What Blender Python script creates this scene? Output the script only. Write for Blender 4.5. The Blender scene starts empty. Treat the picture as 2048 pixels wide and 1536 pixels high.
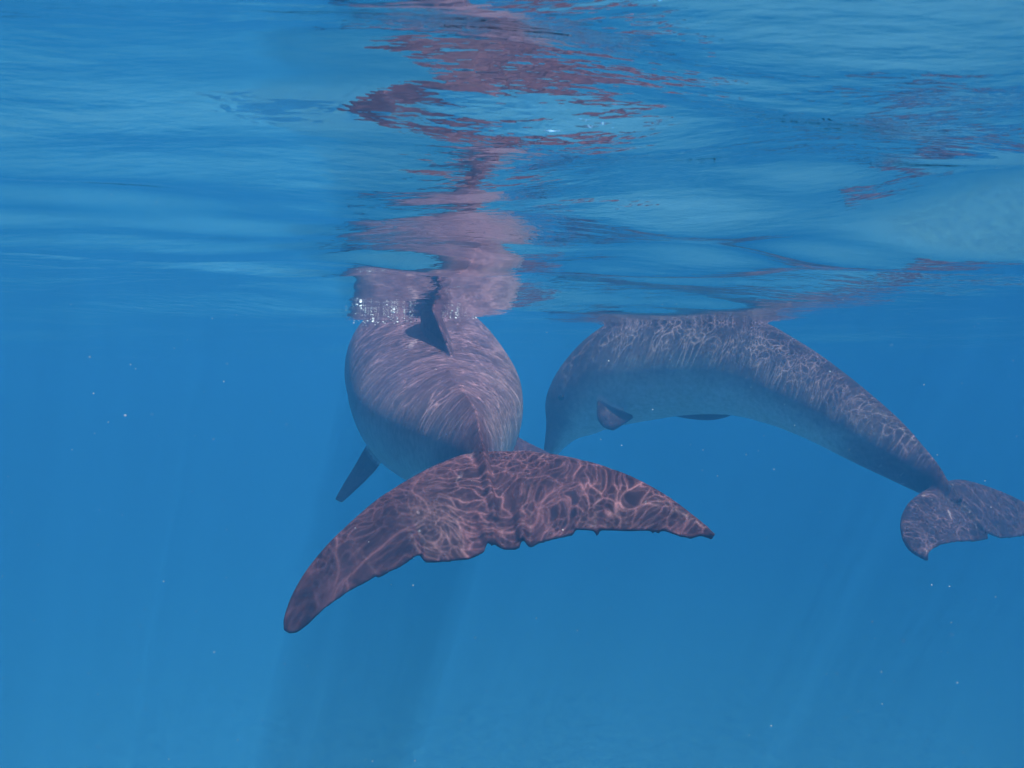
import bpy, bmesh, math, random
import numpy as np
from mathutils import Vector

random.seed(7)
rng = np.random.default_rng(11)
sc = bpy.context.scene

# ------------------------------------------------------------------ camera
F = 1773.0                      # focal length in photo pixels (2048 wide)
CAM_Z = -0.20                   # camera depth below the mean water level
cam_d = bpy.data.cameras.new('camera')
cam_d.sensor_width = 36.0
cam_d.lens = F / 2048.0 * 36.0
cam_d.clip_start = 0.02
cam_d.clip_end = 1000.0
cam_d.dof.use_dof = True
cam_d.dof.focus_distance = 1.45
cam_d.dof.aperture_fstop = 18.0
cam = bpy.data.objects.new('camera', cam_d)
sc.collection.objects.link(cam)
cam.location = (0, 0, CAM_Z)
cam.rotation_euler = (math.radians(90), 0, 0)
sc.camera = cam

# ------------------------------------------------------------------ sky, sun, exposure
SUN_TO = Vector((0.27, -0.33, 0.90)).normalized()      # direction towards the sun as it runs under water
elev = math.asin(SUN_TO.z)
world = bpy.data.worlds.new('World')
sc.world = world
world.use_nodes = True
wn = world.node_tree.nodes
wl = world.node_tree.links
wn.clear()
sky = wn.new('ShaderNodeTexSky')
sky.sky_type = 'NISHITA'
sky.sun_disc = False
sky.sun_elevation = elev
sky.sun_rotation = math.atan2(SUN_TO.x, SUN_TO.y)
bg = wn.new('ShaderNodeBackground')
bg.inputs['Strength'].default_value = 0.15
wo = wn.new('ShaderNodeOutputWorld')
wl.new(sky.outputs[0], bg.inputs[0])
wl.new(bg.outputs[0], wo.inputs[0])

sun_d = bpy.data.lights.new('sun', 'SUN')
sun_d.energy = 3.7
sun_d.angle = math.radians(0.35)
sun_d.color = (1.0, 0.95, 0.88)
sun = bpy.data.objects.new('sun', sun_d)
sc.collection.objects.link(sun)
sun.rotation_euler = SUN_TO.to_track_quat('Z', 'Y').to_euler()
sun.location = (3, -3, 8)

sc.view_settings.view_transform = 'Standard'
sc.view_settings.look = 'None'
sc.view_settings.exposure = -0.56
sc.view_settings.gamma = 1.0
sc.render.engine = 'CYCLES'
cy = sc.cycles
cy.use_denoising = True
cy.use_adaptive_sampling = True
cy.adaptive_threshold = 0.03
cy.adaptive_min_samples = 32
cy.max_bounces = 10
cy.diffuse_bounces = 3
cy.glossy_bounces = 5
cy.volume_bounces = 1
cy.transparent_max_bounces = 16
cy.volume_max_steps = 64
cy.sample_clamp_indirect = 6.0

# ------------------------------------------------------------------ helpers
def P(px, py, d):
    """photo pixel + distance -> world point"""
    return np.array([(px - 1024.0) / F * d, d, CAM_Z + (768.0 - py) / F * d])

def tag(o, label=None, cat=None, group=None, kind=None):
    if label: o['label'] = label
    if cat: o['category'] = cat
    if group: o['group'] = group
    if kind: o['kind'] = kind
    return o

def mesh_obj(name, verts, faces, mat=None, parent=None, smooth=True):
    me = bpy.data.meshes.new(name)
    me.from_pydata([tuple(v) for v in verts], [], faces)
    if smooth:
        me.polygons.foreach_set('use_smooth', [True] * len(me.polygons))
    if mat: me.materials.append(mat)
    o = bpy.data.objects.new(name, me)
    sc.collection.objects.link(o)
    if parent: o.parent = parent
    return o

def cubic(xs, ys, t):
    """Catmull-Rom style interpolation (non-uniform, finite-difference tangents)"""
    xs = np.asarray(xs, float); ys = np.asarray(ys, float); t = np.asarray(t, float)
    if ys.ndim == 1: ys = ys[:, None]
    m = np.zeros_like(ys)
    dx = np.diff(xs)[:, None]; dy = np.diff(ys, axis=0)
    s = dy / dx
    m[1:-1] = (s[:-1] * dx[1:] + s[1:] * dx[:-1]) / (dx[1:] + dx[:-1])
    m[0] = s[0]; m[-1] = s[-1]
    i = np.clip(np.searchsorted(xs, t, side='right') - 1, 0, len(xs) - 2)
    h = (xs[i + 1] - xs[i])[:, None]; u = ((t - xs[i])[:, None]) / h
    r = ((2*u**3 - 3*u**2 + 1) * ys[i] + (u**3 - 2*u**2 + u) * h * m[i]
         + (-2*u**3 + 3*u**2) * ys[i + 1] + (u**3 - u**2) * h * m[i + 1])
    return r

def norm(v):
    return v / np.maximum(np.linalg.norm(v, axis=-1, keepdims=True), 1e-9)

class Nodes:
    def __init__(self, name):
        self.m = bpy.data.materials.new(name); self.m.use_nodes = True
        self.t = self.m.node_tree; self.t.nodes.clear()
        self.out = self.t.nodes.new('ShaderNodeOutputMaterial')
    def n(self, kind, **kw):
        x = self.t.nodes.new(kind)
        for k, v in kw.items():
            if k.startswith('i_'):
                x.inputs[k[2:].replace('_', ' ')].default_value = v
            else: setattr(x, k, v)
        return x
    def l(self, a, b): self.t.links.new(a, b)
    def math(self, op, a, b=None, clamp=False):
        x = self.n('ShaderNodeMath', operation=op); x.use_clamp = clamp
        for k, v in enumerate((a, b)):
            if v is None: continue
            if hasattr(v, 'links') or hasattr(v, 'is_linked'): self.l(v, x.inputs[k])
            else: x.inputs[k].default_value = v
        return x.outputs[0]
    def vmath(self, op, a, b=None, scale=None):
        x = self.n('ShaderNodeVectorMath', operation=op)
        for k, v in enumerate((a, b)):
            if v is None: continue
            if hasattr(v, 'is_linked'): self.l(v, x.inputs[k])
            else: x.inputs[k].default_value = v
        if scale is not None: x.inputs['Scale'].default_value = scale
        return x.outputs[0]
    def mix(self, fac, a, b):
        x = self.n('ShaderNodeMix', data_type='RGBA')
        for k, v in ((0, fac), (6, a), (7, b)):
            if hasattr(v, 'is_linked'): self.l(v, x.inputs[k])
            else: x.inputs[k].default_value = v
        return x.outputs[2]
    def ramp(self, fac, stops):
        x = self.n('ShaderNodeValToRGB')
        els = x.color_ramp.elements
        while len(els) < len(stops): els.new(0.5)
        for e, (p, c) in zip(els, stops):
            e.position = p
            e.color = (c, c, c, 1) if not hasattr(c, '__len__') else (*c, 1)
        self.l(fac, x.inputs[0])
        return x.outputs[0]

# ------------------------------------------------------------------ materials
def water_material():
    N = Nodes('water_surface')
    geo = N.n('ShaderNodeNewGeometry')
    pos = geo.outputs['Position']
    flat = N.vmath('MULTIPLY', pos, (1, 1, 0))
    # fine ripples on top of the modelled waves
    st = N.vmath('MULTIPLY', flat, (1.0, 2.6, 1))
    n1 = N.n('ShaderNodeTexNoise', i_Scale=13.0, i_Detail=3.5, i_Roughness=0.5); N.l(st, n1.inputs['Vector'])
    patch = N.n('ShaderNodeTexNoise', i_Scale=1.7, i_Detail=2.0); N.l(flat, patch.inputs['Vector'])
    pm = N.ramp(patch.outputs[0], [(0.40, 0.08), (0.62, 1.0)])
    hgt = N.math('MULTIPLY', n1.outputs[0], pm)
    bump = N.n('ShaderNodeBump', i_Strength=1.0, i_Distance=0.0075)
    N.l(hgt, bump.inputs['Height'])
    # painted caustics: a light pattern put into the transparency colour, independent of the waves
    w1 = N.n('ShaderNodeTexNoise', i_Scale=5.0, i_Detail=2.0); N.l(flat, w1.inputs['Vector'])
    w2 = N.n('ShaderNodeTexNoise', i_Scale=24.0, i_Detail=1.0); N.l(flat, w2.inputs['Vector'])
    a = N.vmath('SCALE', N.vmath('SUBTRACT', w1.outputs['Color'], (0.5, 0.5, 0.5)), scale=0.16)
    b = N.vmath('SCALE', N.vmath('SUBTRACT', w2.outputs['Color'], (0.5, 0.5, 0.5)), scale=0.035)
    wp = N.vmath('ADD', N.vmath('ADD', flat, a), b)
    wp = N.vmath('MULTIPLY', wp, (1, 1, 0))
    def net(vec, scale, width, power, shift):
        v = N.n('ShaderNodeTexVoronoi', feature='DISTANCE_TO_EDGE', voronoi_dimensions='2D', i_Scale=scale)
        N.l(N.vmath('ADD', vec, shift), v.inputs['Vector'])
        q = N.math('DIVIDE', width, N.math('ADD', v.outputs['Distance'], width))
        return N.math('POWER', q, power)
    def patch_mask(scale, shift, lo, hi, a=0.0, b=1.0):
        k = N.n('ShaderNodeTexNoise', i_Scale=scale, i_Detail=2.0); N.l(N.vmath('ADD', flat, shift), k.inputs['Vector'])
        return N.ramp(k.outputs[0], [(lo, a), (hi, b)])
    long_ = N.vmath('MULTIPLY', wp, (0.22, 1.0, 0))               # stretched for painted light lines on the near dolphin's back
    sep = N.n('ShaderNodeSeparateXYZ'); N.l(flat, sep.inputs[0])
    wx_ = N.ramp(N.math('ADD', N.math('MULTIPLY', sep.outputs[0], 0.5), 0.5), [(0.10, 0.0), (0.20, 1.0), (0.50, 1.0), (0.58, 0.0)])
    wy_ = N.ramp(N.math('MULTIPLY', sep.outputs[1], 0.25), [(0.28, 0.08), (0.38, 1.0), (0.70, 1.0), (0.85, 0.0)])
    caustic_back = N.math('MULTIPLY', wx_, wy_)
    # zone of painted light strokes that fall on the farther dolphin
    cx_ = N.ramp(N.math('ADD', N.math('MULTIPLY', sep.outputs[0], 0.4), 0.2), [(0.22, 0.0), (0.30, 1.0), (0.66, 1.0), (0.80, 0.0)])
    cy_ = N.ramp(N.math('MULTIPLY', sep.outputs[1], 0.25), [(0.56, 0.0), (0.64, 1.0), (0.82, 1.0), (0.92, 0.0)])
    caustic_far = N.math('MULTIPLY', cx_, cy_)
    caustic_fade = N.math('SUBTRACT', 1.0, N.math('MULTIPLY', N.math('MAXIMUM', caustic_back, caustic_far), 0.75))
    near = N.ramp(N.math('MULTIPLY', sep.outputs[1], 0.5), [(0.56, 1.0), (0.66, 0.0)])  # zones of painted caustics for the near fluke: mottled, arced, celled
    nx_ = N.math('ADD', sep.outputs[0], 0.5)
    left_ = N.ramp(nx_, [(0.47, 1.0), (0.56, 0.0)])
    right_ = N.ramp(nx_, [(0.60, 0.0), (0.68, 1.0)])
    mid_ = N.math('SUBTRACT', N.math('SUBTRACT', 1.0, left_), right_)
    cells = N.math('SUBTRACT', 1.0, N.math('MULTIPLY', near, N.math('MULTIPLY', N.math('SUBTRACT', 1.0, right_), 0.85)))
    softer = N.math('ADD', 1.0, N.math('MULTIPLY', N.math('MULTIPLY', near, left_), 1.5))
    band = N.math('MULTIPLY', near, N.math('ADD', mid_, N.math('MULTIPLY', left_, 0.25)))
    def mul(*q):
        r_ = q[0]
        for z_ in q[1:]: r_ = N.math('MULTIPLY', r_, z_)
        return r_
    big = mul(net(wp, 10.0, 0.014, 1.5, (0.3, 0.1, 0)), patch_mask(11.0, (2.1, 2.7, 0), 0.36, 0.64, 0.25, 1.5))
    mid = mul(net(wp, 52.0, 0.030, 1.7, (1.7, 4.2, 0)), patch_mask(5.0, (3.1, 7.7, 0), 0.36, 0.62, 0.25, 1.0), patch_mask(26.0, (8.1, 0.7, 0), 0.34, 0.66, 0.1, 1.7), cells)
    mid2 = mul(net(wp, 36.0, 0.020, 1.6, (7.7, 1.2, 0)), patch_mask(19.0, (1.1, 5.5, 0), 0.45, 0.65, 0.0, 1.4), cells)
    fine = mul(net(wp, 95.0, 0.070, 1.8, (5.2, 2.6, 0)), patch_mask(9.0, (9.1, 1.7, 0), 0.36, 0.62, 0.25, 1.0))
    lines = mul(net(long_, 66.0, 0.060, 1.7, (2.2, 8.1, 0)), caustic_back, patch_mask(14.0, (6.1, 9.5, 0), 0.35, 0.65, 0.2, 1.5))
    far_strokes = mul(net(N.vmath('MULTIPLY', wp, (1.0, 0.38, 0)), 85.0, 0.07, 1.8, (3.3, 6.6, 0)), caustic_far, patch_mask(12.0, (2.9, 3.5, 0), 0.38, 0.62, 0.2, 1.4))
    lines2 = mul(net(long_, 140.0, 0.080, 1.7, (6.2, 3.1, 0)), caustic_back)
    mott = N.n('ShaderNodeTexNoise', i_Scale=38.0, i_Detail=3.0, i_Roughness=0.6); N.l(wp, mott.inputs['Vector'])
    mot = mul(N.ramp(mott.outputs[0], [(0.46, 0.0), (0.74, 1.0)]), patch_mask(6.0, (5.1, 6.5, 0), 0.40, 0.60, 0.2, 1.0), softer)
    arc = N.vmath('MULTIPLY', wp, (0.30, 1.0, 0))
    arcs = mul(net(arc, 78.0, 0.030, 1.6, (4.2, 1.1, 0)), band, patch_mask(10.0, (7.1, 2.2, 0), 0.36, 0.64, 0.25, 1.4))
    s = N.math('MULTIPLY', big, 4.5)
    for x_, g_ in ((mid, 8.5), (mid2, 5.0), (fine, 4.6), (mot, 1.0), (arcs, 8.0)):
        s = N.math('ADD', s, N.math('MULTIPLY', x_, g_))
    s = N.math('MULTIPLY', s, caustic_fade)
    for x_, g_ in ((lines, 6.6), (lines2, 3.0), (far_strokes, 4.4)):
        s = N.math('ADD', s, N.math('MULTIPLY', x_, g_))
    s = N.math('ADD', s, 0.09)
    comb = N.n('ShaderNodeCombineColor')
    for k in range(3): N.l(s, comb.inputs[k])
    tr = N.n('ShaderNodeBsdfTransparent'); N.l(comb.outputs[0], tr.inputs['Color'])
    gl = N.n('ShaderNodeBsdfGlossy', i_Roughness=0.0); gl.inputs['Color'].default_value = (1, 1, 1, 1)
    N.l(bump.outputs[0], gl.inputs['Normal'])
    fr = N.n('ShaderNodeFresnel', i_IOR=1.333); N.l(bump.outputs[0], fr.inputs['Normal'])
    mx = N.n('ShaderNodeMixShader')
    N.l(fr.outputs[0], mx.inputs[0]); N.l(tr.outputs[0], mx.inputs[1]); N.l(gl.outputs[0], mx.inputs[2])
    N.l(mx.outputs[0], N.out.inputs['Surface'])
    return N.m

def skin_material(name, fin, back, flank, belly, seed):
    N = Nodes(name)
    at = N.n('ShaderNodeAttribute', attribute_name='shade')       # 0 belly .. 1 back: the animal's own countershading
    tc = N.n('ShaderNodeTexCoord')
    vec = N.vmath('ADD', tc.outputs['Object'], (seed, seed, seed))
    n1 = N.n('ShaderNodeTexNoise', i_Scale=9.0, i_Detail=5.0, i_Roughness=0.6); N.l(vec, n1.inputs['Vector'])
    f = N.math('ADD', at.outputs['Fac'], N.math('MULTIPLY', N.math('SUBTRACT', n1.outputs[0], 0.5), 0.22))
    cr = N.ramp(f, [(0.20, belly), (0.46, flank), (0.72, back), (0.97, fin)])
    n2 = N.n('ShaderNodeTexNoise', i_Scale=60.0, i_Detail=4.0, i_Roughness=0.65); N.l(vec, n2.inputs['Vector'])
    mot = N.ramp(n2.outputs[0], [(0.3, 0.78), (0.7, 1.18)])
    col = N.n('ShaderNodeMix', data_type='RGBA', blend_type='MULTIPLY'); col.inputs[0].default_value = 1.0
    N.l(cr, col.inputs[6]); N.l(mot, col.inputs[7])
    # thin pale rake marks
    sv = N.vmath('MULTIPLY', vec, (55.0, 9.0, 30.0))
    n3 = N.n('ShaderNodeTexNoise', i_Scale=1.0, i_Detail=2.0, i_Distortion=0.6); N.l(sv, n3.inputs['Vector'])
    sm = N.ramp(n3.outputs[0], [(0.70, 0.0), (0.76, 0.45)])
    col2 = N.mix(sm, col.outputs[2], tuple(min(1, c * 1.5 + 0.03) for c in flank) + (1,))
    bs = N.n('ShaderNodeBsdfPrincipled', i_Roughness=0.42)
    bs.inputs['IOR'].default_value = 1.12
    N.l(col2, bs.inputs['Base Color'])
    bp = N.n('ShaderNodeBump', i_Strength=0.25, i_Distance=0.002)
    N.l(n2.outputs[0], bp.inputs['Height']); N.l(bp.outputs[0], bs.inputs['Normal'])
    N.l(bs.outputs[0], N.out.inputs['Surface'])
    return N.m

def plain_material(name, color, rough=0.5, noise=0.0, scale=8.0):
    N = Nodes(name)
    bs = N.n('ShaderNodeBsdfPrincipled', i_Roughness=rough)
    if noise:
        tc = N.n('ShaderNodeNewGeometry')
        n = N.n('ShaderNodeTexNoise', i_Scale=scale, i_Detail=5.0); N.l(tc.outputs['Position'], n.inputs['Vector'])
        lo = tuple(c * (1 - noise) for c in color) + (1,); hi = tuple(min(1, c * (1 + noise)) for c in color) + (1,)
        N.l(N.mix(n.outputs[0], lo, hi), bs.inputs['Base Color'])
    else:
        bs.inputs['Base Color'].default_value = (*color, 1)
    N.l(bs.outputs[0], N.out.inputs['Surface'])
    return N.m

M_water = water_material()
M_sand = plain_material('pale_sand', (0.66, 0.66, 0.64), 0.95, 0.06, 0.5)
M_skin1 = skin_material('dolphin_skin', (0.108, 0.045, 0.058), (0.185, 0.094, 0.118), (0.27, 0.165, 0.18), (0.45, 0.38, 0.38), 0.0)
M_skin2 = skin_material('dolphin_skin_paler', (0.088, 0.044, 0.056), (0.175, 0.102, 0.122), (0.27, 0.19, 0.205), (0.58, 0.55, 0.55), 4.3)
M_eye = plain_material('dolphin_eye', (0.01, 0.01, 0.012), 0.15)

# ------------------------------------------------------------------ setting: water surface, seabed
def wave_h(x, y, sp):
    """height of the water surface; sp = local mesh spacing (short waves fade where the mesh is coarse)"""
    r = np.sqrt(x**2 + y**2)
    env = 0.32 + 0.68 / (1 + np.exp((r - 1.75) / 0.22))
    wx = x + 0.07 * np.sin(2.3 * y + 5.0344) + 0.035 * np.sin(5.1 * x + 3.7 * y + 1.1014)
    wy = y + 0.09 * np.sin(2.1 * x + 2.7456) + 0.04 * np.sin(4.4 * x - 2.9 * y + 2.9557)
    h = np.zeros_like(x)
    comps = [  # wavelength, slope, heading from +y (deg), phase
        (0.9497, 0.1694, 15.23, 2.4480),
        (0.6496, 0.1952, 21.03, 3.3136),
        (0.5814, 0.0830, 9.24, 4.7372),
        (0.4008, 0.1239, -12.84, 2.8566),
        (0.3031, 0.0964, 45.88, 4.9196),
        (0.2685, 0.0950, 2.78, 5.0699),
        (0.1864, 0.0734, -18.16, 4.7803),
        (0.1409, 0.0509, -28.63, 0.9285),
        (0.1067, 0.0924, -2.13, 2.2108),
        (0.0739, 0.0447, 3.20, 2.4519),
        (1.4006, 0.1178, 6.46, 0.0252)]
    for lam, sl, ang, ph in comps:
        k = 2 * math.pi / lam
        t = math.radians(ang)
        fade = np.clip((lam / 4.0 - sp) / (lam / 8.0), 0, 1)
        h += sl / k * fade * np.sin(k * (wx * math.sin(t) + wy * math.cos(t)) + ph)
    return h * env

def axis(lo, hi, f0, f1, step, g):
    v = list(np.arange(f0, f1 + 1e-9, step))
    s = step
    while v[-1] < hi: s *= g; v.append(v[-1] + s)
    s = step; w = []
    cur = f0
    while cur > lo: s *= g; cur -= s; w.append(cur)
    return np.array(w[::-1] + v)

xs = axis(-150, 150, -1.0, 1.0, 0.012, 1.022)
ys = axis(-30, 150, 0.30, 2.0, 0.010, 1.022)
X, Y = np.meshgrid(xs, ys)
SP = np.maximum(np.gradient(xs)[None, :] + 0 * Y, np.gradient(ys)[:, None] + 0 * X)
Z = wave_h(X, Y, SP)
nx, ny = len(xs), len(ys)
idx = np.arange(nx * ny).reshape(ny, nx)
faces = np.stack([idx[:-1, :-1], idx[:-1, 1:], idx[1:, 1:], idx[1:, :-1]], -1).reshape(-1, 4)
me = bpy.data.meshes.new('water_surface')
me.vertices.add(nx * ny)
me.vertices.foreach_set('co', np.stack([X, Y, Z], -1).astype(np.float32).ravel())
me.loops.add(faces.size)
me.loops.foreach_set('vertex_index', faces.astype(np.int32).ravel())
me.polygons.add(len(faces))
me.polygons.foreach_set('loop_start', np.arange(0, faces.size, 4, dtype=np.int32))
me.polygons.foreach_set('use_smooth', np.ones(len(faces), bool))
me.update(calc_edges=True)
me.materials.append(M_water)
water = bpy.data.objects.new('water_surface', me)
sc.collection.objects.link(water)
tag(water, 'rippled underside of the sea surface mirroring the dolphins', 'water', kind='structure')

SEABED = -4.7
gx = np.linspace(-152, 152, 160); gy = np.linspace(-32, 152, 100)
GX, GY = np.meshgrid(gx, gy)
GZ = SEABED + 0.12 * np.sin(GX * 0.31 + 0.8 * np.sin(GY * 0.17)) + 0.1 * np.sin(GY * 0.37 + 1.3)
gi = np.arange(GX.size).reshape(GX.shape)
gf = np.stack([gi[:-1, :-1], gi[:-1, 1:], gi[1:, 1:], gi[1:, :-1]], -1).reshape(-1, 4)
seabed = mesh_obj('seabed', np.stack([GX, GY, GZ], -1).reshape(-1, 3), [tuple(int(i) for i in f) for f in gf], M_sand)
tag(seabed, 'pale sandy seabed lost in the blue below', 'seabed', kind='structure')

# ------------------------------------------------------------------ dolphins
def ring_loft(secs, nring=90, nseg=48):
    """secs: rows of (cx,cy,cz, w, ht, hb, keel, roll_deg) -> verts, faces, spine frames"""
    S = np.array(secs, float)
    t = np.concatenate([[0], np.cumsum(np.linalg.norm(np.diff(S[:, :3], axis=0), axis=1))])
    u = np.linspace(0, t[-1], nring)
    R = cubic(t, S, u)
    R[:, 3:7] = np.maximum(R[:, 3:7], 0.004)
    C = R[:, :3]
    T = norm(np.gradient(C, axis=0))
    up0 = np.array([0, 0, 1.0])
    side = norm(np.cross(T, up0))
    up = np.cross(side, T)
    ro = np.radians(R[:, 7])[:, None]
    s2 = side * np.cos(ro) + up * np.sin(ro)
    u2 = -side * np.sin(ro) + up * np.cos(ro)
    th = np.linspace(0, 2 * math.pi, nseg, endpoint=False)
    c, s = np.cos(th), np.sin(th)
    V = []
    for i in range(nring):
        _, _, _, w, ht, hb, keel, _ = R[i]
        lx = w * np.sign(c) * np.abs(c) ** keel
        lz = np.where(s > 0, ht * s, hb * s)
        V.append(C[i] + lx[:, None] * s2[i] + lz[:, None] * u2[i])
    V = np.concatenate(V)
    Fc = []
    for i in range(nring - 1):
        for j in range(nseg):
            k = (j + 1) % nseg
            Fc.append((i*nseg+j, i*nseg+k, (i+1)*nseg+k, (i+1)*nseg+j))
    Fc.append(tuple(range(nseg))[::-1]); Fc.append(tuple((nring-1)*nseg + j for j in range(nseg)))
    return V, Fc, dict(C=C, T=T, side=s2, up=u2, w=R[:, 3], ht=R[:, 4], hb=R[:, 5])

def fin_mesh(L, T, th, edge=0.004, nchord=14):
    """blade between leading points L and trailing points T; th = full thickness at each station"""
    L = np.asarray(L, float); T = np.asarray(T, float); th = np.asarray(th, float)
    n = len(L)
    mid = 0.5 * (L + T)
    span = norm(np.gradient(mid, axis=0))
    chord = T - L
    nrm = norm(np.cross(chord, span))
    nrm = norm(nrm + 1e-6)
    v = (1 - np.cos(np.linspace(0, math.pi, nchord))) / 2
    prof = 0.5 * (2.9 * np.sqrt(v) * (1 - v) ** 1.25)        # 0..~0.5
    V = []
    for i in range(n):
        half = prof * th[i] + edge * 0.5 * np.minimum(1, v * 12)
        p = L[i] + v[:, None] * chord[i]
        top = p + half[:, None] * nrm[i]; bot = p - half[:, None] * nrm[i]
        V.append(np.concatenate([top, bot[::-1]]))
    V = np.concatenate(V); m = 2 * nchord
    Fc = []
    for i in range(n - 1):
        for j in range(m):
            k = (j + 1) % m
            Fc.append((i*m+j, i*m+k, (i+1)*m+k, (i+1)*m+j))
    Fc.append(tuple(range(m))[::-1]); Fc.append(tuple((n-1)*m + j for j in range(m)))
    return V, Fc

def resample(pts, n, smooth=False):
    p = np.asarray(pts, float)
    d = np.concatenate([[0], np.cumsum(np.linalg.norm(np.diff(p[:, :2], axis=0), axis=1))])
    u = np.linspace(0, d[-1], n)
    if smooth: return cubic(d, p, u)
    return np.stack([np.interp(u, d, p[:, k]) for k in range(p.shape[1])], 1)

def fused(name, pieces, voxel, relax, mat, parent, frames, fin_mask=None):
    """one continuous skin from overlapping solids"""
    V = []; Fc = []; o = 0
    for v, f in pieces:
        V.append(v); Fc += [tuple(i + o for i in q) for q in f]; o += len(v)
    tmp = mesh_obj('tmp', np.concatenate(V), Fc)
    bm = bmesh.new(); bm.from_mesh(tmp.data)
    bmesh.ops.recalc_face_normals(bm, faces=bm.faces[:])
    bm.to_mesh(tmp.data); bm.free()
    m = tmp.modifiers.new('r', 'REMESH'); m.mode = 'VOXEL'; m.voxel_size = voxel; m.adaptivity = 0
    s = tmp.modifiers.new('s', 'SMOOTH'); s.factor = 0.5; s.iterations = relax
    dg = bpy.context.evaluated_depsgraph_get(); dg.update()
    me = bpy.data.meshes.new_from_object(tmp.evaluated_get(dg))
    old = tmp.data
    bpy.data.objects.remove(tmp); bpy.data.meshes.remove(old)
    me.name = name
    me.materials.clear(); me.materials.append(mat)
    me.polygons.foreach_set('use_smooth', np.ones(len(me.polygons), bool))
    n = len(me.vertices)
    co = np.empty(n * 3, np.float32); me.vertices.foreach_get('co', co); co = co.reshape(-1, 3).astype(float)
    sh = np.empty(n, np.float32)
    C = frames['C']
    from mathutils.kdtree import KDTree
    kd = KDTree(len(pieces[0][0]))
    for i_, v_ in enumerate(pieces[0][0]): kd.insert(v_, i_)
    kd.balance()
    away = np.array([kd.find(c_)[2] for c_ in co])
    fins = np.clip((away - 0.009) / 0.014, 0, 1)
    for a in range(0, n, 20000):
        q = co[a:a+20000]
        d2 = ((q[:, None, :] - C[None]) ** 2).sum(-1)
        i = d2.argmin(1)
        r = q - C[i]
        ux = (r * frames['up'][i]).sum(1)
        val = np.where(ux > 0, ux / frames['ht'][i], ux / frames['hb'][i])
        fin = fins[a:a+20000]
        s_ = 0.5 + 0.5 * np.clip(val, -1, 1)
        # towards the tail stock the pale belly narrows out
        s_ = 0.80 * s_
        tail = np.clip(1 - i / (0.30 * len(C)), 0, 1)
        s_ = np.maximum(s_, np.minimum(1.0, 1.25 * tail))
        sh[a:a+20000] = np.maximum(s_, fin)
    at = me.attributes.new('shade', 'FLOAT', 'POINT')
    at.data.foreach_set('value', sh)
    ob = bpy.data.objects.new(name, me)
    sc.collection.objects.link(ob); ob.parent = parent
    return ob

def thing(name, label, cat, loc, group=None):
    e = bpy.data.objects.new(name, None); sc.collection.objects.link(e)
    e.empty_display_size = 0.1
    tag(e, label, cat, group)
    return e

def eye(parent, p, r=0.014):
    bm = bmesh.new(); bmesh.ops.create_uvsphere(bm, u_segments=16, v_segments=10, radius=r)
    me = bpy.data.meshes.new('eye'); bm.to_mesh(me); bm.free()
    me.polygons.foreach_set('use_smooth', np.ones(len(me.polygons), bool))
    me.materials.append(M_eye)
    o = bpy.data.objects.new('eye', me); sc.collection.objects.link(o)
    o.location = tuple(p); o.scale = (1, 1, 0.7); o.parent = parent
    return o

# ---- the near dolphin, seen from behind -----------------------------------
d1 = thing('dolphin', 'near dolphin seen from behind with its broad ragged tail fluke towards us', 'dolphin', (0, 0, 0), 'dolphins under the surface')
def S(px, py, d, w, ht, hb, keel=1.0, roll=0.0):
    return (*P(px, py, d), w, ht, hb, keel, roll)
secs1 = [
    S(988, 1045, 1.122, .006, .010, .004, 1.2, -6),
    S(975,  995, 1.166, .009, .020, .008, 1.4, -6),
    S(962,  948, 1.218, .013, .034, .016, 1.8, -6),
    S(953,  927, 1.310, .018, .052, .035, 2.0, -5),
    S(946,  920, 1.400, .028, .077, .060, 2.0, -4),
    S(932,  905, 1.550, .052, .102, .105, 1.75, 0),
    S(912,  866, 1.780, .112, .122, .160, 1.40, 5),
    S(892,  820, 2.050, .180, .132, .200, 1.14, 9),
    S(870,  786, 2.350, .222, .180, .240, 0.95, 13),
    S(846,  756, 2.650, .226, .240, .230, 0.86, 11),
    S(814,  746, 2.900, .198, .205, .185, 0.88, 8),
    S(800,  738, 3.080, .155, .135, .135, 1.0, 0),
    S(782,  735, 3.220, .115, .100, .100, 1.0, 0),
    S(774,  740, 3.290, .070, .055, .060, 1.0, 0),
    S(768,  746, 3.370, .045, .030, .035, 1.0, 0),
    S(762,  750, 3.450, .030, .018, .022, 1.0, 0),
]
body1 = ring_loft(secs1, 220, 110)
# tail fluke: outline with its own distances (leading edge swept back towards us)
lead = [(570,1262,1.060),(567,1245,1.062),(574,1215,1.068),(600,1160,1.080),(640,1106,1.098),(700,1046,1.125),(760,996,1.150),
        (820,958,1.180),(880,928,1.215),(930,912,1.245),(960,908,1.255),(1000,905,1.250),(1050,904,1.235),(1120,912,1.205),(1200,931,1.170),
        (1270,957,1.142),(1330,990,1.118),(1380,1026,1.098),(1410,1051,1.088),(1429,1074,1.080)]
trail_l = [(578,1267),(592,1266),(610,1254),(650,1216),(700,1181),(738,1161),(752,1151),(758,1156),(772,1147),(805,1131),(832,1111),(845,1110),(848,1120),(854,1125),
         (880,1124),(940,1118),(968,1104),(974,1084),(979,1084),(985,1092),(988,1078)]
trail_r = [(988,1078),(993,1091),(1008,1099),(1037,1097),(1040,1080),(1046,1071),(1050,1083),(1058,1095),(1064,1094),(1074,1087),(1100,1080),(1144,1070),(1150,1058),
         (1188,1061),(1194,1072),(1198,1059),(1250,1062),(1300,1061),(1306,1067),(1311,1059),(1317,1067),(1322,1059),(1345,1068),(1360,1073),(1383,1077),(1400,1071),(1424,1076)]
def tdepth(px):
    return 1.095 - 0.040 * np.clip((988 - px) / 420, 0, 1) ** 1.2 - 0.018 * np.clip((px - 988) / 440, 0, 1)
lead = np.array(lead, float)
kc = 10                                              # the leading point over the tail stock
Ln, Rn = 170, 170
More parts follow.
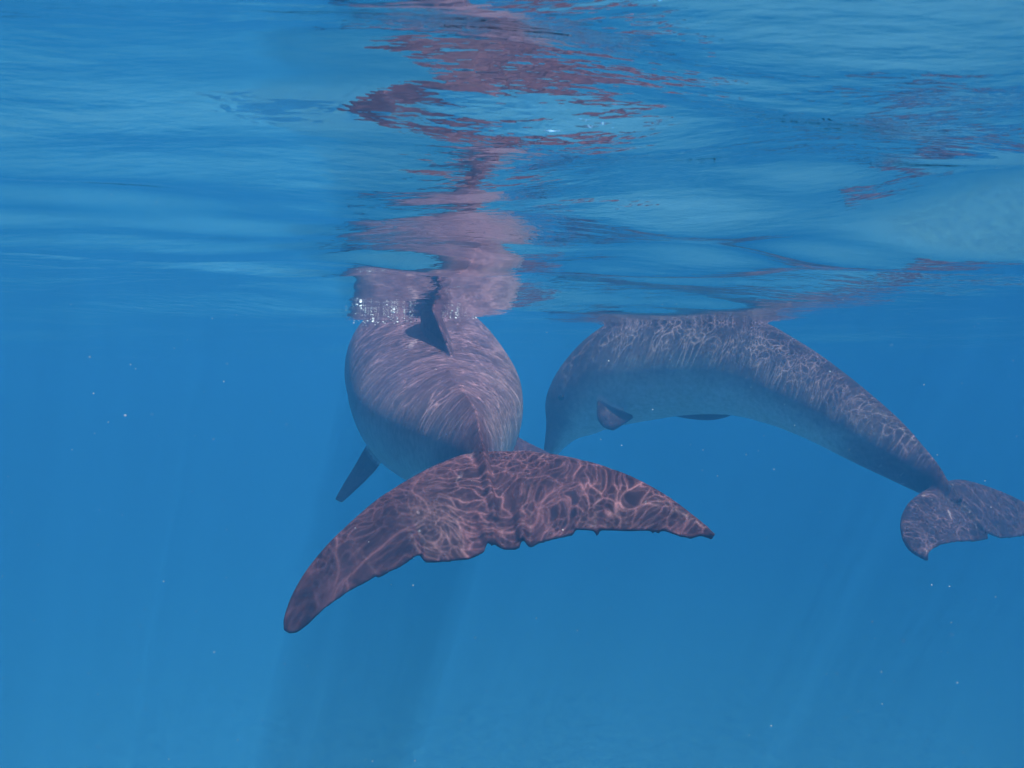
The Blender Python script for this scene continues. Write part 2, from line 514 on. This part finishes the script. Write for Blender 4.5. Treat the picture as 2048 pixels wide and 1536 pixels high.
LL = resample(lead[:kc+1], Ln, True); LR = resample(lead[kc:], Rn, True)
TL = resample(trail_l, Ln); TR = resample(trail_r, Rn)
LA = np.concatenate([LL, LR[1:]]); TA = np.concatenate([TL, TR[1:]])
L3 = np.array([P(*q) for q in LA]); T3 = np.array([P(a, b, tdepth(a)) for a, b in TA])
q = np.concatenate([np.linspace(1, 0, Ln), np.linspace(0, 1, Rn)[1:]])
th = 0.007 + 0.022 * (1 - q) ** 1.2
fluke1 = fin_mesh(L3, T3, th, 0.0048, 30)
# flippers
def fin_px(rows, th, n=30, edge=0.005):
    """rows: (lead px,py,d, trail px,py,d) from root to tip"""
    r = np.array(rows, float)
    u = np.linspace(0, 1, len(r)); uu = np.linspace(0, 1, n)
    r = cubic(u, r, uu)
    L = [P(*a[:3]) for a in r]; T = [P(*a[3:]) for a in r]
    return fin_mesh(L, T, np.interp(uu, [0, 1], th), edge, 12)
fl1a = fin_px([(790,830,2.52, 850,900,2.36),(745,882,2.50, 775,915,2.38),(715,930,2.47, 746,945,2.38),(690,970,2.44,712,978,2.38),(672,1000,2.41,684,1004,2.39)], (.035,.010))
fl1b = fin_px([(975,838,2.60, 960,905,2.42),(1040,880,2.58, 1015,935,2.42),(1095,906,2.56, 1060,960,2.44),(1135,935,2.53,1100,975,2.46),(1150,965,2.50,1140,978,2.48)], (.035,.010))
# dorsal fin, leaning through the surface
uu = np.linspace(0, 1, 24)
dors1 = fin_px([(876,805,2.56, 932,800,1.72),(869,722,2.46, 915,742,1.88),(862,668,2.39, 896,694,2.02),(852,612,2.34, 870,630,2.13),(840,565,2.29, 846,572,2.21)], (.105,.018), 28)
fused('body', [body1[:2], fluke1, fl1a, fl1b, dors1], 0.0023, 2, M_skin1, d1, body1[2])
eye(d1, P(745, 757, 3.10) ); eye(d1, P(852, 757, 3.12))

# ---- the far dolphin, side on, arching through the surface ------------------
d2 = thing('dolphin', 'farther dolphin seen side-on, arching its back through the surface, head down', 'dolphin', (0, 0, 0), 'dolphins under the surface')
def H(px, py, d, half, w, keel=1.0, roll=0.0, hb=None):
    k = d / F
    return (*P(px, py, d), w, half * k, (hb or half) * k, keel, roll)
secs2 = [
    H(1915, 1010, 2.33, 18, .014, 1.3),
    H(1890,  990, 2.36, 28, .019, 1.4),
    H(1872,  970, 2.40, 35, .022, 1.45),
    H(1812,  922, 2.50, 51, .046, 1.35),
    H(1716,  855, 2.62, 69, .084, 1.2),
    H(1636,  804, 2.74, 78, .120, 1.08),
    H(1560,  764, 2.85, 88, .152),
    H(1468,  730, 2.95, 102, .182),
    H(1360,  722, 3.04, 109, .196),
    H(1265,  740, 3.12, 106, .190),
    H(1200,  774, 3.18, 90, .160),
    H(1160,  808, 3.21, 73, .128),
    H(1138,  836, 3.22, 57, .100),
    H(1122,  862, 3.22, 34, .060),
    H(1110,  885, 3.22, 22, .040),
    H(1100,  908, 3.22, 14, .028),
]
body2 = ring_loft(secs2, 200, 100)
lead2 = [(1855,1123,2.12),(1836,1114,2.13),(1815,1098,2.15),(1801,1068,2.19),(1801,1035,2.24),(1816,1006,2.30),(1840,986,2.36),(1875,968,2.41),
         (1912,960,2.45),(1950,967,2.49),(2000,984,2.53),(2048,1006,2.57),(2100,1036,2.60),(2140,1072,2.62)]
tr2l = [(1858,1122),(1856,1108),(1864,1098),(1885,1088),(1920,1083),(1955,1083),(1978,1078),(1972,1064)]
tr2r = [(1972,1064),(1986,1071),(2002,1077),(2024,1076),(2060,1070),(2100,1070),(2137,1075)]
lead2 = np.array(lead2, float); k2 = 7
LL = resample(lead2[:k2+1], 70, True); LR = resample(lead2[k2:], 70, True)
TL = resample(tr2l, 70); TR = resample(tr2r, 70)
LA = np.concatenate([LL, LR[1:]]); TA = np.concatenate([TL, TR[1:]])
def tdepth2(px): return np.interp(px, [1856, 1972, 2137], [2.115, 2.27, 2.605])
L3 = np.array([P(*q) for q in LA]); T3 = np.array([P(a, b, tdepth2(a)) for a, b in TA])
q = np.concatenate([np.linspace(1, 0, 70), np.linspace(0, 1, 70)[1:]])
fluke2 = fin_mesh(L3, T3, 0.006 + 0.034 * (1 - q) ** 1.3, 0.007, 20)
fl2a = fin_px([(1204,735,3.14, 1256,750,3.14),(1197,775,3.03, 1252,785,3.04),(1193,808,3.005, 1249,806,3.015),(1194,836,2.98, 1250,822,2.99),(1206,855,2.965,1264,829,2.975),(1226,862,2.96,1268,836,2.965)], (.035,.010))
fl2b = fin_px([(1270,800,3.26, 1350,790,3.24),(1330,822,3.30, 1380,818,3.26),(1375,834,3.34, 1420,822,3.28),(1420,837,3.36,1450,826,3.31),(1456,829,3.36,1464,827,3.34)], (.03,.012))
Ld = [P(1345,690,3.04), P(1372,625,3.02), P(1408,565,3.00), P(1440,530,3.0), P(1465,512,3.0)]
Td = [P(1520,700,2.90), P(1500,640,2.93), P(1482,590,2.95), P(1480,550,2.97), P(1487,515,2.99)]
Ld = cubic(np.linspace(0, 1, 5), Ld, uu); Td = cubic(np.linspace(0, 1, 5), Td, uu)
dors2 = fin_mesh(Ld, Td, np.interp(uu, [0, 1], [.07, .014]), 0.006, 14)
fused('body', [body2[:2], fluke2, fl2a, fl2b, dors2], 0.0045, 5, M_skin2, d2, body2[2])
eye(d2, P(1124, 795, 3.115), 0.015); eye(d2, P(1150, 785, 3.33), 0.015)

# ------------------------------------------------------------------ small stuff: bubbles and drifting specks
def blobs(name, items, mat, label, cat, sub=1):
    bm = bmesh.new(); bmesh.ops.create_icosphere(bm, subdivisions=sub, radius=1.0)
    bv = np.array([v.co[:] for v in bm.verts]); bf = [tuple(v.index for v in f.verts) for f in bm.faces]; bm.free()
    V = []; Fc = []; o = 0
    for c, r, sq in items:
        V.append(np.asarray(c) + bv * (r * np.asarray(sq))); Fc += [tuple(i + o for i in f) for f in bf]; o += len(bv)
    ob = mesh_obj(name, np.concatenate(V), Fc, mat)
    return tag(ob, label, cat, kind='stuff')

M_foam = plain_material('white_foam', (0.85, 0.85, 0.86), 0.2)
M_speck = plain_material('pale_speck', (0.75, 0.72, 0.70), 0.6)
items = []
for k in range(230):
    if random.random() < 0.75:
        px = 690 + 150 * random.betavariate(2.0, 1.8); sd = 0.0045
    else:
        px = 880 + 85 * random.betavariate(1.4, 2.2); sd = 0.002
    deep = random.expovariate(1 / sd)
    d = 2.26 + random.uniform(-0.16, 0.14)
    c = P(px, 700, d)
    c[2] = float(wave_h(c[0:1], c[1:2], np.array([0.01]))[0]) - 0.003 - min(deep, 0.022)
    r = min(0.0045, max(0.0006, random.lognormvariate(math.log(0.0009), 0.65)))
    items.append((c, r, (1, 1, random.uniform(0.6, 1))))
blobs('foam_bubbles', items, M_foam, 'white froth of tiny bubbles where the near dolphin breaks the surface', 'bubbles')
items = []
for k in range(300):
    d = random.uniform(0.30, 2.8)
    px = random.uniform(-50, 2100); py = random.uniform(560, 1560)
    r = min(0.0014, 0.00042 * d * random.lognormvariate(0, 0.55))
    items.append((P(px, py, d), r, (random.uniform(.6, 1.4), 1, random.uniform(.6, 1.4))))
blobs('drifting_specks', items, M_speck, 'tiny pale specks drifting in the blue water', 'specks')

# ------------------------------------------------------------------ the water body: one even volume round camera and scene
bm = bmesh.new(); bmesh.ops.create_cube(bm, size=1.0)
hz = bpy.data.meshes.new('haze'); bm.to_mesh(hz); bm.free()
haze = bpy.data.objects.new('haze', hz); sc.collection.objects.link(haze)
top, bot = 0.42, SEABED - 1.3
haze.scale = (320, 200, top - bot); haze.location = (0, 62, (top + bot) / 2)
N = Nodes('sea_water')
SIG_S = (0.011, 0.062, 0.142)       # scattering per metre
SIG_A = (0.260, 0.132, 0.062)       # absorption per metre
def vol(kind, sig):
    v = N.n(kind); m = max(sig)
    v.inputs['Color'].default_value = (*[s / m for s in sig], 1) if kind.endswith('Scatter') else (*[1 - s / m for s in sig], 1)
    v.inputs['Density'].default_value = m
    return v
ad = N.n('ShaderNodeAddShader')
vs = vol('ShaderNodeVolumeScatter', SIG_S); vs.inputs['Anisotropy'].default_value = -0.34
N.l(vs.outputs[0], ad.inputs[0]); N.l(vol('ShaderNodeVolumeAbsorption', SIG_A).outputs[0], ad.inputs[1])
N.l(ad.outputs[0], N.out.inputs['Volume'])
hz.materials.append(N.m)
tag(haze, 'blue sea water that fades things with distance', 'haze', kind='stuff')
